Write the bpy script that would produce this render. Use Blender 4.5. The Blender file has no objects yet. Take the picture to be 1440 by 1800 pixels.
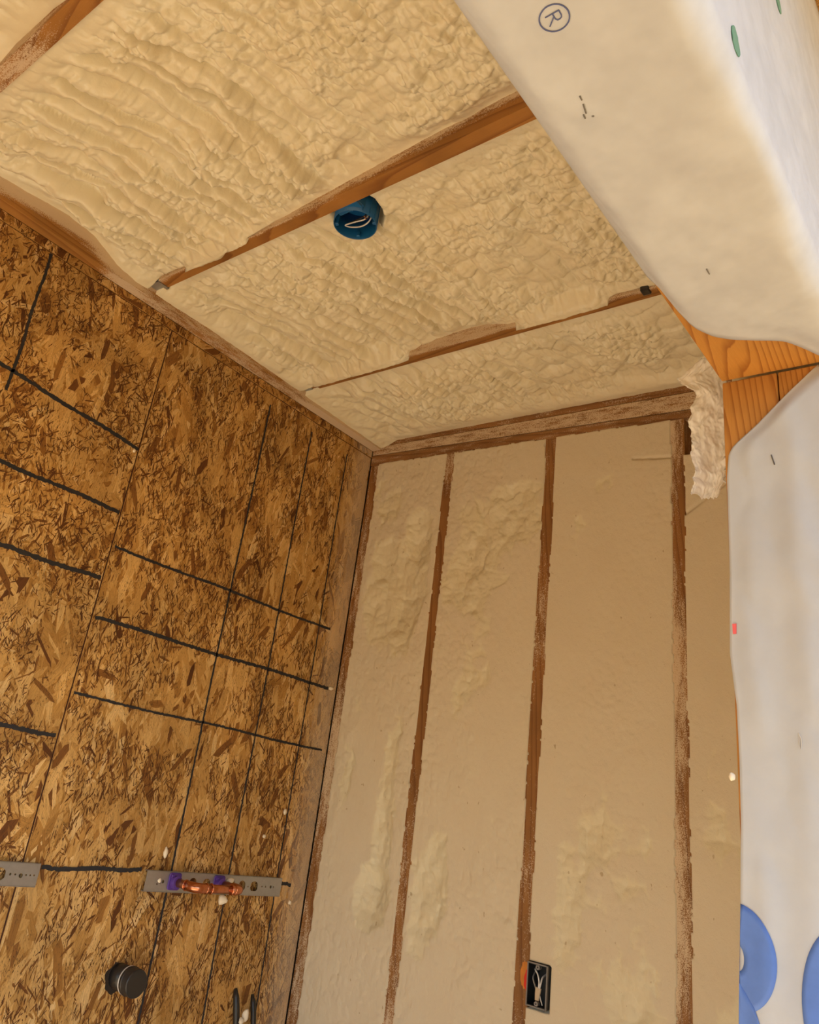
import bpy, bmesh, math, random
import numpy as np
from mathutils import Vector, Matrix

random.seed(7)
RNG = np.random.RandomState(11)
SC = bpy.context.scene
COL = SC.collection
ZO = 2.78                       # height of the wall's top corner above the floor: all z below are measured from there

# ------------------------------------------------------------------ camera
cam_d = bpy.data.cameras.new('camera'); cam = bpy.data.objects.new('camera', cam_d); COL.objects.link(cam)
cam_d.sensor_fit = 'HORIZONTAL'; cam_d.sensor_width = 36.0
cam_d.lens = 1402.75 / 1440 * 36
cam_d.shift_x = (720 - 616.82) / 1440
cam_d.shift_y = (803.92 - 900) / 1440
cam_d.clip_start = 0.02
CAM = Vector((1.92983, -2.17, -1.27782 + ZO))
rt = Vector((0.76225311, 0.62987597, 0.14908541))
dn = Vector((-0.14866841, 0.39453742, -0.90677336))
fw = Vector((-0.62997452, 0.66902652, 0.39438004))
M = Matrix((rt, -dn, -fw)).transposed().to_4x4(); M.translation = CAM
cam.matrix_world = M
SC.camera = cam

# ------------------------------------------------------------------ sky, sun, exposure
W = bpy.data.worlds.new('world'); SC.world = W; W.use_nodes = True
wn = W.node_tree.nodes; wl = W.node_tree.links
sky = wn.new('ShaderNodeTexSky'); sky.sky_type = 'NISHITA'; sky.sun_disc = False
sky.sun_elevation = math.radians(40); sky.sun_rotation = math.radians(60); sky.altitude = 100; sky.dust_density = 0.6
wn['Background'].inputs['Strength'].default_value = 0.22
wl.new(sky.outputs[0], wn['Background'].inputs[0])
sd = bpy.data.lights.new('sun', 'SUN'); sun = bpy.data.objects.new('sun', sd); COL.objects.link(sun)
sd.energy = 8.0; sd.angle = math.radians(0.6); sd.color = (1.0, 0.90, 0.74)
sv = Vector((math.cos(math.radians(40)) * math.cos(math.radians(12)), math.cos(math.radians(40)) * math.sin(math.radians(12)), math.sin(math.radians(40))))
sun.rotation_euler = sv.to_track_quat('Z', 'Y').to_euler(); sun.location = (6, 3, 8)
vs = SC.view_settings
vs.view_transform = 'Standard'; vs.look = 'None'; vs.gamma = 1.0; vs.use_curve_mapping = False
vs.exposure = 1.04
SC.cycles.use_denoising = True
SC.cycles.max_bounces = 14; SC.cycles.diffuse_bounces = 10; SC.cycles.sample_clamp_indirect = 8

# ------------------------------------------------------------------ node helpers
class NT:
    def __init__(s, name):
        s.m = bpy.data.materials.new(name); s.m.use_nodes = True
        s.n = s.m.node_tree.nodes; s.l = s.m.node_tree.links
        s.b = s.n['Principled BSDF']
    def add(s, t, **kw):
        n = s.n.new(t)
        for k, v in kw.items(): setattr(n, k, v)
        return n
    def link(s, a, b): s.l.new(a, b)
    def put(s, sock, v):
        if hasattr(v, 'links') or isinstance(v, bpy.types.NodeSocket): s.l.new(v, sock)
        else: sock.default_value = v
    def math(s, op, a, b=0.0, c=0.0, clamp=False):
        n = s.add('ShaderNodeMath', operation=op); n.use_clamp = clamp
        s.put(n.inputs[0], a); s.put(n.inputs[1], b); s.put(n.inputs[2], c)
        return n.outputs[0]
    def vmath(s, op, a, b=(0, 0, 0)):
        n = s.add('ShaderNodeVectorMath', operation=op)
        s.put(n.inputs[0], a); s.put(n.inputs[1], b)
        return n.outputs[0]
    def mix(s, f, a, b, mode='MIX'):
        n = s.add('ShaderNodeMix', data_type='RGBA', blend_type=mode)
        s.put(n.inputs[0], f)
        for i, v in ((6, a), (7, b)):
            s.put(n.inputs[i], v if not isinstance(v, tuple) else (v + (1,))[:4])
        return n.outputs[2]
    def ramp(s, f, stops, interp='LINEAR'):
        n = s.add('ShaderNodeValToRGB'); cr = n.color_ramp; cr.interpolation = interp
        while len(cr.elements) < len(stops): cr.elements.new(0.5)
        for e, (p, c) in zip(cr.elements, stops):
            e.position = p; e.color = (c + (1,))[:4] if isinstance(c, tuple) else (c, c, c, 1)
        s.put(n.inputs[0], f)
        return n.outputs[0]
    def noise(s, v, scale, detail=3, rough=0.5, dist=0.0):
        n = s.add('ShaderNodeTexNoise'); s.put(n.inputs['Vector'], v)
        n.inputs['Scale'].default_value = scale; n.inputs['Detail'].default_value = detail
        n.inputs['Roughness'].default_value = rough; n.inputs['Distortion'].default_value = dist
        return n.outputs['Fac']
    def smooth(s, v, a, b, c=0.0, d=1.0):
        n = s.add('ShaderNodeMapRange', interpolation_type='SMOOTHSTEP')
        s.put(n.inputs[0], v); n.inputs[1].default_value = a; n.inputs[2].default_value = b
        n.inputs[3].default_value = c; n.inputs[4].default_value = d
        return n.outputs[0]
    def pos(s): return s.add('ShaderNodeNewGeometry').outputs['Position']
    def sep(s, v):
        n = s.add('ShaderNodeSeparateXYZ'); s.put(n.inputs[0], v); return n.outputs
    def comb(s, x, y, z=0.0):
        n = s.add('ShaderNodeCombineXYZ'); s.put(n.inputs[0], x); s.put(n.inputs[1], y); s.put(n.inputs[2], z); return n.outputs[0]
    def attr(s, name):
        return s.add('ShaderNodeAttribute', attribute_name=name).outputs['Fac']
    def bump(s, h, strength, dist, prev=None):
        n = s.add('ShaderNodeBump'); n.inputs['Strength'].default_value = strength; n.inputs['Distance'].default_value = dist
        s.put(n.inputs['Height'], h)
        if prev is not None: s.put(n.inputs['Normal'], prev)
        return n.outputs[0]
    def fin(s, col, rough=0.6, normal=None, metal=0.0, spec=0.4):
        s.put(s.b.inputs['Base Color'], col if not isinstance(col, tuple) else (col + (1,))[:4])
        s.put(s.b.inputs['Roughness'], rough); s.put(s.b.inputs['Metallic'], metal)
        s.b.inputs['Specular IOR Level'].default_value = spec
        if normal is not None: s.put(s.b.inputs['Normal'], normal)
        return s.m

def plain(name, col, rough=0.5, metal=0.0, spec=0.4, var=0.12, scale=40):
    t = NT(name); p = t.pos()
    f = t.noise(p, scale, 4, 0.6)
    c = t.mix(f, tuple(x * (1 - var) for x in col), tuple(min(1, x * (1 + var)) for x in col))
    return t.fin(c, rough, t.bump(f, 0.15, 0.001), metal, spec)

# ---- OSB: every strand is a chip of geometry; attributes carry its tone and its own grain coordinates
def osb_material(name, dust_corner=False, chips=True):
    t = NT(name); pos = t.pos(); P = t.sep(pos)
    if chips:
        tone = t.attr('tone'); gv = t.vmath('MULTIPLY', t.comb(t.attr('gu'), t.attr('gv'), t.attr('gs')), (30, 520, 1))
        grain = t.noise(gv, 1, 3, .6)
    else:
        tone = t.noise(pos, 60, 4, .6); grain = t.noise(t.vmath('MULTIPLY', pos, (200, 200, 30)), 1, 3, .6)
    col = t.ramp(tone, [(0.0, (.085, .026, .006)), (0.10, (.155, .055, .012)), (0.20, (.30, .135, .030)), (0.42, (.46, .240, .060)), (0.66, (.59, .345, .110)), (0.88, (.72, .46, .18)), (1.0, (.78, .54, .25))])
    gr = t.ramp(grain, [(0.22, .40), (0.40, .82), (0.55, 1.0), (0.78, 1.16)])
    col = t.mix(1.0, col, gr, 'MULTIPLY')
    patch = t.smooth(t.noise(pos, 13, 4, .65), .42, .60)
    spk = t.math('MULTIPLY', t.smooth(t.noise(t.vmath('MULTIPLY', pos, (210, 300, 115)), 1, 4, .72), .54, .62), t.math('ADD', .25, t.math('MULTIPLY', patch, .75)))
    col = t.mix(t.math('MULTIPLY', spk, .85), col, (.06, .026, .007))
    big = t.smooth(t.noise(pos, 4, 3, .5), .35, .65, .86, 1.10)
    col = t.mix(1.0, col, t.comb(big, big, big), 'MULTIPLY')
    if dust_corner:
        yy = t.math('ADD', P[1], t.math('MULTIPLY', t.math('SUBTRACT', t.noise(t.vmath('MULTIPLY', pos, (60, 60, 14)), 1, 4, .7), .5), .16))
        fine = t.smooth(t.noise(pos, 420, 2, .8), .40, .62)
        dust = t.math('MULTIPLY', t.smooth(yy, -.155, -.015), t.math('ADD', .42, t.math('MULTIPLY', fine, .4)))
        crumbs = t.math('MULTIPLY', t.smooth(t.noise(pos, 150, 2, .6), .70, .73), t.smooth(P[1], -.5, -.1))
        col = t.mix(t.math('MAXIMUM', dust, crumbs), col, (.62, .52, .40))
    h = t.math('SUBTRACT', grain, t.math('MULTIPLY', spk, .8))
    return t.fin(col, .62, t.bump(h, .4, .0012), 0, .35)

# ---- sawn softwood, grain along one world axis; attribute 'dust' adds overspray
def wood_material(name, axis, light, dark, dust=0.0, ring=26, dustcol=(.66, .53, .38), fine=.35):
    t = NT(name); p = t.pos()
    oi = t.add('ShaderNodeObjectInfo').outputs['Random']
    p = t.vmath('ADD', p, t.comb(t.math('MULTIPLY', oi, 7.0), t.math('MULTIPLY', oi, 3.0), t.math('MULTIPLY', oi, 5.0)))
    k = {'x': (.10, 1, 1), 'y': (1, .10, 1), 'z': (1, 1, .10)}[axis]
    q = t.vmath('MULTIPLY', p, k)
    warp = t.noise(q, 6, 2, .5)
    q2 = t.vmath('ADD', q, t.comb(t.math('MULTIPLY', warp, .06), t.math('MULTIPLY', warp, .06), t.math('MULTIPLY', warp, .06)))
    wv = t.add('ShaderNodeTexWave', wave_type='BANDS', bands_direction='DIAGONAL', wave_profile='SAW')
    t.put(wv.inputs['Vector'], q2); wv.inputs['Scale'].default_value = ring; wv.inputs['Distortion'].default_value = 1.2; wv.inputs['Detail'].default_value = 2
    wv.inputs['Detail Scale'].default_value = 1.5
    rings = t.ramp(wv.outputs['Fac'], [(0.0, 0.0), (.6, .15), (.86, .8), (.95, 1.0), (1.0, .1)])
    fib = t.noise(t.vmath('MULTIPLY', p, tuple(30 if v == .10 else 900 for v in k)), 1, 3, .6)
    c = t.mix(rings, light, dark)
    c = t.mix(t.math('MULTIPLY', fib, fine), c, tuple(x * .55 for x in dark))
    blot = t.noise(p, 5, 3, .6)
    bl = t.smooth(blot, .3, .7, .82, 1.12)
    c = t.mix(1.0, c, t.comb(bl, bl, bl), 'MULTIPLY')
    da = t.math('ADD', t.attr('dust'), dust)
    n1 = t.noise(t.vmath('MULTIPLY', p, tuple(12 if v == .10 else 60 for v in k)), 1, 4, .7)
    n2 = t.noise(p, 380, 2, .8)
    dm = t.math('ADD', t.math('ADD', da, t.math('MULTIPLY', t.math('SUBTRACT', n1, .5), 1.1)), t.math('MULTIPLY', t.math('SUBTRACT', n2, .5), 1.4))
    dm = t.math('MULTIPLY', t.smooth(dm, .42, .72), .88)
    c = t.mix(dm, c, dustcol)
    h = t.math('ADD', t.math('MULTIPLY', fib, .6), t.math('MULTIPLY', n2, dm))
    return t.fin(c, .62, t.bump(h, .35, .0015), 0, .3)

def foam_material(name, base, warm, cut=False):
    t = NT(name); p = t.pos()
    n1 = t.noise(p, 7, 3, .55); n2 = t.noise(p, 60, 3, .6)
    c = t.mix(t.smooth(n1, .3, .7), base, warm)
    c = t.mix(t.math('MULTIPLY', n2, .25), c, tuple(x * .86 for x in base))
    nb = t.bump(t.noise(p, 170, 3, .6), .25, .002)
    rough = .34
    if cut:
        ca = t.attr('cut')
        c = t.mix(t.math('MULTIPLY', ca, .75), c, t.mix(n1, (.645, .57, .45), (.62, .54, .415)))
        stain = t.math('MULTIPLY', t.smooth(t.noise(t.vmath('MULTIPLY', p, (60, 60, 40)), 1, 2, .5), .72, .76), .55)
        c = t.mix(stain, c, (.30, .20, .08))
        pits = t.noise(t.vmath('MULTIPLY', p, (330, 330, 190)), 1, 3, .7)
        nb = t.bump(pits, .35, .0022, t.bump(t.noise(t.vmath('MULTIPLY', p, (60, 60, 34)), 1, 4, .6), .5, .004))
        rough = t.math('ADD', .45, t.math('MULTIPLY', ca, .4))
    m = t.fin(c, rough, nb, 0, .45)
    return m

def wrap_material(name, clear=0.0):
    t = NT(name); p = t.pos()
    mott = t.noise(p, 35, 4, .6); fib = t.noise(t.vmath('MULTIPLY', p, (60, 240, 90)), 1, 4, .7)
    c = t.mix(mott, (.58, .61, .665), (.665, .695, .745))
    nb = t.bump(t.noise(p, 9, 3, .5), .25, .02, t.bump(fib, .12, .001))
    out = t.n['Material Output']
    t.fin(c, .55, nb, 0, .3)
    tr = t.add('ShaderNodeBsdfTranslucent'); t.put(tr.inputs['Color'], c); t.put(tr.inputs['Normal'], nb)
    mx = t.add('ShaderNodeMixShader'); mx.inputs[0].default_value = .25
    t.link(t.b.outputs[0], mx.inputs[1]); t.link(tr.outputs[0], mx.inputs[2])
    if clear:
        tp = t.add('ShaderNodeBsdfTransparent'); m2 = t.add('ShaderNodeMixShader'); t.put(m2.inputs[0], t.math('MULTIPLY', t.smooth(t.noise(p, 14, 3, .6), .3, .7, .5, 1.3), clear))
        t.link(mx.outputs[0], m2.inputs[1]); t.link(tp.outputs[0], m2.inputs[2]); t.link(m2.outputs[0], out.inputs[0])
    else: t.link(mx.outputs[0], out.inputs[0])
    return t.m

def film_material(name):
    t = NT(name); p = t.pos(); out = t.n['Material Output']
    nb = t.bump(t.noise(p, 60, 2, .5), .2, .003)
    t.fin((.93, .92, .90), .22, nb, 0, .6)
    tr = t.add('ShaderNodeBsdfTranslucent'); tr.inputs['Color'].default_value = (.95, .93, .90, 1)
    tp = t.add('ShaderNodeBsdfTransparent')
    a = t.add('ShaderNodeMixShader'); a.inputs[0].default_value = .45
    t.link(t.b.outputs[0], a.inputs[1]); t.link(tr.outputs[0], a.inputs[2])
    b = t.add('ShaderNodeMixShader'); t.put(b.inputs[0], t.smooth(t.noise(p, 25, 3, .6), .35, .7, .10, .36))
    t.link(a.outputs[0], b.inputs[1]); t.link(tp.outputs[0], b.inputs[2]); t.link(b.outputs[0], out.inputs[0])
    return t.m

MAT = {}
MAT['osb_left'] = osb_material('osb_left', True)
MAT['osb_plain'] = osb_material('osb_plain', False, False)
WL, WD = (.40, .185, .045), (.24, .095, .022)
MAT['joist'] = wood_material('joist_wood', 'x', WL, WD, -.05)
MAT['ledger'] = wood_material('ledger_wood', 'y', (.42, .20, .05), (.28, .115, .028), -.05)
MAT['stud'] = wood_material('stud_wood', 'z', (.34, .16, .05), (.20, .08, .024), .40, fine=.5)
MAT['stud_dusty'] = wood_material('stud_wood_dusty', 'z', (.34, .16, .05), (.20, .08, .024), .48, fine=.5)
MAT['plate'] = wood_material('plate_wood', 'x', (.33, .16, .055), (.20, .085, .028), .36, fine=.5)
MAT['plate_dusty'] = wood_material('plate_wood_dusty', 'x', (.33, .16, .055), (.20, .085, .028), .62, fine=.5)
MAT['jamb'] = wood_material('jamb_wood', 'z', (.53, .25, .058), (.31, .115, .022), -.4, ring=72, fine=.3)
MAT['header'] = wood_material('header_wood', 'y', (.53, .25, .050), (.31, .115, .020), -.4, ring=68, fine=.3)
MAT['foam_sky'] = foam_material('ceiling_foam', (.755, .70, .53), (.745, .67, .48))
MAT['foam_wall'] = foam_material('wall_foam', (.69, .63, .465), (.67, .595, .42), True)
MAT['wrap'] = wrap_material('house_wrap')
MAT['wrap_thin'] = wrap_material('house_wrap_single_layer', .17)
MAT['film'] = film_material('plastic_film')
MAT['ink'] = plain('blue_ink', (.10, .20, .56), .5, var=.15, scale=60)
MAT['ink_dark'] = plain('navy_ink', (.07, .09, .22), .5)
MAT['ink_green'] = plain('green_ink', (.09, .24, .17), .5)
MAT['marker'] = plain('black_marker', (.022, .022, .028), .7, var=.4, scale=300)
MAT['steel'] = plain('galvanised_steel', (.42, .42, .43), .42, .75, .5, .12, 90)
MAT['zinc'] = plain('zinc_plate', (.40, .41, .42), .45, .7, .5)
MAT['copper'] = plain('copper', (.60, .24, .13), .24, 1.0, .5, .22, 60)
MAT['copper_dull'] = plain('tarnished_copper', (.38, .17, .10), .42, .9, .5, .35, 80)
MAT['purple'] = plain('purple_plastic', (.10, .045, .30), .45)
MAT['black'] = plain('black_plastic', (.022, .020, .020), .35, spec=.5)
MAT['black_blue'] = plain('dark_box_plastic', (.018, .021, .028), .35, spec=.5)
MAT['grey_rim'] = plain('grey_rim', (.20, .19, .19), .5)
MAT['ring'] = plain('white_ring', (.55, .53, .50), .5)
MAT['blue'] = plain('blue_plastic', (.008, .105, .30), .38, spec=.5, var=.1)
MAT['wire'] = plain('white_wire', (.62, .62, .64), .5)
MAT['wire_black'] = plain('black_wire', (.02, .018, .02), .5)
MAT['tape'] = plain('masking_tape', (.52, .42, .30), .7)
MAT['red'] = plain('red_paint', (.62, .03, .012), .6)
MAT['orange'] = plain('orange_paint', (.55, .20, .03), .7, var=.3)
MAT['pink'] = plain('pink_tape', (.80, .14, .16), .6)
MAT['crumb'] = plain('foam_crumb', (.84, .76, .62), .7)
MAT['staple'] = plain('staple_steel', (.16, .15, .14), .4, .6)
MAT['floor'] = plain('pale_bounce_floor', (.80, .71, .56), .7, var=.08, scale=9)  # unseen floor, made pale to bounce sun up onto the ceiling
MAT['ground'] = plain('sunlit_ground', (.335, .215, .085), .9, var=.25, scale=3)
MAT['backing'] = plain('backing_board', (.30, .17, .07), .8, var=.2, scale=12)
MAT['dark_gap'] = plain('dark_cavity', (.03, .02, .015), .9)  # near-black colour painting the shade behind the panels and in the pipe hole

# ------------------------------------------------------------------ object helpers (z given from the wall's top corner)
ORG = {}
def link(o, parent):
    COL.objects.link(o)
    if parent is not None: o.parent = parent

def obj(name, V, F, mat, parent=None, smooth=False, origin=None, attrs=None):
    V = np.asarray(V, dtype=np.float64).copy(); V[:, 2] += ZO
    po = np.array(ORG[parent.name]) if parent is not None else np.zeros(3)
    if origin is None:
        if parent is None: origin = np.array([(V[:, 0].min() + V[:, 0].max()) / 2, (V[:, 1].min() + V[:, 1].max()) / 2, V[:, 2].min()])
        else: origin = po
    origin = np.asarray(origin, float)
    V = V - origin
    me = bpy.data.meshes.new(name)
    if isinstance(F, np.ndarray) and F.ndim == 2:
        k = F.shape[1]
        me.vertices.add(len(V)); me.vertices.foreach_set('co', V.astype(np.float32).ravel())
        me.loops.add(F.size); me.loops.foreach_set('vertex_index', F.astype(np.int32).ravel())
        me.polygons.add(len(F)); me.polygons.foreach_set('loop_start', np.arange(0, F.size, k, dtype=np.int32))
        me.update(calc_edges=True); me.validate()
    else:
        me.from_pydata([tuple(v) for v in V], [], [list(f) for f in F]); me.update()
    me.polygons.foreach_set('use_smooth', [smooth] * len(me.polygons))
    for k, a in (attrs or {}).items():
        at = me.attributes.new(k, 'FLOAT', 'POINT'); at.data.foreach_set('value', np.asarray(a, np.float32).ravel())
    me.materials.append(mat)
    o = bpy.data.objects.new(name, me); link(o, parent)
    o.location = origin - po
    ORG[o.name] = origin
    return o

def empty(name, loc):
    o = bpy.data.objects.new(name, None); COL.objects.link(o); o.empty_display_size = .05
    o.location = (loc[0], loc[1], loc[2] + ZO); ORG[o.name] = np.array(o.location)
    return o

def tag(o, label=None, cat=None, group=None, kind=None):
    if label: o['label'] = label
    if cat: o['category'] = cat
    if group: o['group'] = group
    if kind: o['kind'] = kind
    return o

class MB:
    def __init__(s): s.v = []; s.f = []
    def add(s, V, F):
        b = len(s.v); s.v += [tuple(v) for v in V]; s.f += [tuple(i + b for i in f) for f in F]
    def box(s, x0, x1, y0, y1, z0, z1):
        V = [(x, y, z) for z in (z0, z1) for y in (y0, y1) for x in (x0, x1)]
        s.add(V, [(0, 2, 3, 1), (4, 5, 7, 6), (0, 1, 5, 4), (2, 6, 7, 3), (0, 4, 6, 2), (1, 3, 7, 5)])
        return s
    def tube(s, pts, r, n=12, cap=True):
        pts = [Vector(p) for p in pts]; rr = r if isinstance(r, (list, tuple)) else [r] * len(pts)
        V = []; F = []
        up = None
        for i, p in enumerate(pts):
            d = (pts[min(i + 1, len(pts) - 1)] - pts[max(i - 1, 0)]).normalized()
            if up is None: up = d.orthogonal().normalized()
            a = (up - d * up.dot(d)).normalized(); up = a; b = d.cross(a)
            for k in range(n):
                t = 2 * math.pi * k / n
                V.append(p + (a * math.cos(t) + b * math.sin(t)) * rr[i])
        for i in range(len(pts) - 1):
            for k in range(n):
                F.append((i * n + k, i * n + (k + 1) % n, (i + 1) * n + (k + 1) % n, (i + 1) * n + k))
        if cap:
            F.append(tuple(range(n - 1, -1, -1))); F.append(tuple((len(pts) - 1) * n + k for k in range(n)))
        s.add(V, F); return s
    def prism(s, loop, off):
        """closed outline extruded by off (a vector)"""
        n = len(loop); off = Vector(off); V = [Vector(p) for p in loop] + [Vector(p) + off for p in loop]
        s.add(V, [tuple(range(n - 1, -1, -1)), tuple(range(n, 2 * n))] + [(i, (i + 1) % n, n + (i + 1) % n, n + i) for i in range(n)])
        return s
    def build(s, name, mat, parent=None, smooth=False, **kw): return obj(name, s.v, s.f, mat, parent, smooth, **kw)

def bevel(o, w, seg=2):
    m = o.modifiers.new('bevel', 'BEVEL'); m.width = w; m.segments = seg; m.limit_method = 'ANGLE'; m.angle_limit = math.radians(40)
    return o

def plate_with_holes(outer, holes, to3, off):
    """flat outline with holes (2D loops) filled, then extruded by off"""
    bm = bmesh.new(); edges = []
    for lp in [outer] + holes:
        vs_ = [bm.verts.new(to3(*p)) for p in lp]
        for i in range(len(vs_)): edges.append(bm.edges.new((vs_[i], vs_[(i + 1) % len(vs_)])))
    r = bmesh.ops.triangle_fill(bm, use_beauty=True, edges=edges)
    fs = [f for f in bm.faces]
    e = bmesh.ops.extrude_face_region(bm, geom=fs)
    for g in e['geom']:
        if isinstance(g, bmesh.types.BMVert): g.co += Vector(off)
    bmesh.ops.recalc_face_normals(bm, faces=bm.faces)
    bm.verts.ensure_lookup_table(); bm.verts.index_update()
    V = [tuple(v.co) for v in bm.verts]; F = [tuple(v.index for v in f.verts) for f in bm.faces]
    bm.free(); return V, F

def grid_faces(n, m):
    i = np.arange(n - 1)[:, None] * m + np.arange(m - 1)[None, :]
    return np.stack([i, i + 1, i + m + 1, i + m], -1).reshape(-1, 4)

def sheet(name, P, mat, parent, back, attrs=None):
    """P: (n,m,3) surface; 'back' = (axis, value) closes the slab behind it with a skirt"""
    n, m = P.shape[:2]; F = grid_faces(n, m); V = P.reshape(-1, 3)
    ring = np.concatenate([np.arange(m), np.arange(1, n) * m + m - 1, (n - 1) * m + np.arange(m - 2, -1, -1), np.arange(n - 2, 0, -1) * m])
    B = V[ring].copy(); B[:, back[0]] = back[1]
    k = len(ring); b0 = len(V); j = np.arange(k); j2 = (j + 1) % k
    S = np.stack([ring[j], b0 + j, b0 + j2, ring[j2]], -1)
    V2 = np.vstack([V, B])
    # back cap: a fan of quads across opposite skirt points would be wasteful, use four corners
    c = [b0, b0 + m - 1, b0 + m - 1 + n - 1, b0 + 2 * (m - 1) + n - 1]
    F2 = np.vstack([F, S, np.array([c])])
    if attrs: attrs = {kk: np.concatenate([vv.ravel(), np.zeros(k)]) for kk, vv in attrs.items()}
    return obj(name, V2, F2, mat, parent, True, attrs=attrs)

# ------------------------------------------------------------------ numpy noise for the foam
def _h(i, j, s):
    i = i.astype(np.int64); j = j.astype(np.int64)
    n = (i * 374761393 + j * 668265263 + s * 974634777) & 0x7fffffff
    n = ((n ^ (n >> 13)) * 1274126177) & 0x7fffffff
    n = ((n ^ (n >> 16)) * 1103515245 + 12345) & 0x7fffffff
    return (n ^ (n >> 15)) / float(0x7fffffff)
def vnoise(x, y, s=0):
    xi = np.floor(x); yi = np.floor(y); u = x - xi; v = y - yi
    u = u * u * u * (u * (u * 6 - 15) + 10); v = v * v * v * (v * (v * 6 - 15) + 10)
    a = _h(xi, yi, s); b = _h(xi + 1, yi, s); c = _h(xi, yi + 1, s); d = _h(xi + 1, yi + 1, s)
    return (a * (1 - u) + b * u) * (1 - v) + (c * (1 - u) + d * u) * v
def fbm(x, y, s=0, o=4):
    r = 0; a = .5; t = 0
    for k in range(o):
        r = r + a * vnoise(x, y, s + k * 17); t += a; a *= .5; x = x * 2.03 + 5.1; y = y * 2.03 + 1.7
    return r / t
def domes(x, y, s=0):
    """rounded bubbles meeting in sharp creases (0..1)"""
    xi = np.floor(x); yi = np.floor(y); best = np.full(x.shape, 9.0); amp = np.zeros(x.shape)
    for dx in (-1, 0, 1):
        for dy in (-1, 0, 1):
            cx = xi + dx; cy = yi + dy
            px = cx + .15 + .7 * _h(cx, cy, s); py = cy + .15 + .7 * _h(cx, cy, s + 5)
            rr = .75 + .5 * _h(cx, cy, s + 9)
            d = ((x - px) ** 2 + (y - py) ** 2) / (rr * rr)
            m = d < best
            best = np.where(m, d, best); amp = np.where(m, .55 + .45 * _h(cx, cy, s + 23), amp)
    return np.clip(1 - best / 1.05, 0, 1) ** .85 * amp

def rows(u, v, p, s=0):
    """passes of the spray gun: long rounded ridges, one lapping over the next, with a sharp crease between (0..1)"""
    q = u / p + .55 * (fbm(v / p * .35, u / p * .8, s + 3, 2) - .5) + .20 * (vnoise(v / p * 1.3, u / p * 1.6, s + 4) - .5)
    i = np.floor(q); f = q - i
    w = .62 + .5 * (_h(i, i * 0, s + 7) - .5)                    # each ridge peaks at its own place
    f = np.where(f < w, .5 * f / w, .5 + .5 * (f - w) / (1 - w))
    a = .45 + .55 * vnoise(v / p * .45 + 9 * _h(i, i * 0 + 1, s), i * 0.0 + i * 3.3, s + 11)
    cren = .10 * (1 - np.abs(2 * vnoise(v / p * 2.6 + 9 * _h(i, i * 0 + 2, s), q * .8, s + 12) - 1)) + .07 * vnoise(v / p * 6.5, q * 1.5, s + 13)
    return np.clip(1 - (2 * f - 1) ** 2, 0, 1) ** .62 * a + cren

def sstep(a, b, x):
    t = np.clip((x - a) / (b - a), 0, 1); return t * t * (3 - 2 * t)

# ================================================================== LARGE STRUCTURE
XR, XO = 1.65, 1.805          # right wall: inner and outer face
YJ, ZH = -1.18, -.69          # jamb face, header underside
YB = -3.3                     # back wall
YL = -3.15                    # other side of the opening
FZ = -ZO                      # floor

floor = tag(MB().box(-.03, XO, YB - .1, .1, FZ - .05, FZ).build('floor', MAT['floor']), kind='structure')
ground = tag(MB().box(-14, 16, -16, 14, FZ - .35, FZ - .12).build('ground', MAT['ground']), kind='structure')
ceiling = tag(MB().box(-.03, XO, YB - .1, .1, .26, .28).build('ceiling', MAT['backing']), kind='structure')
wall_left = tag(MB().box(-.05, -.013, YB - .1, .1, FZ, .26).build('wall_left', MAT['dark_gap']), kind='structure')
wall_far = tag(MB().box(-.013, XO, .09, .105, FZ, .26).build('wall_far', MAT['backing']), kind='structure')
wb = MB().box(-.013, XO, YB - .02, YB, -1.0, .26)  # unseen wall, left open below to let fill daylight in
wall_back = tag(wb.build('wall_back', MAT['osb_plain']), kind='structure')
# right wall: solid rough framing round the opening (its boards are separate parts below)
wr = MB()
wr.box(XR + .002, XO - .002, YJ + .04, .088, FZ, ZH + .04)
wr.box(XR + .002, XO - .002, YB, .088, ZH + .04, .258)
wr.box(XR + .002, XO - .002, YB, YL, FZ, ZH + .04)
wall_right = tag(wr.build('wall_right', MAT['foam_wall']), kind='structure')
eave = tag(MB().box(XO + .004, XO + .85, YB - 1.0, 1.0, -.118, -.10).build('trim_1', MAT['osb_plain']), kind='structure')

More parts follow.
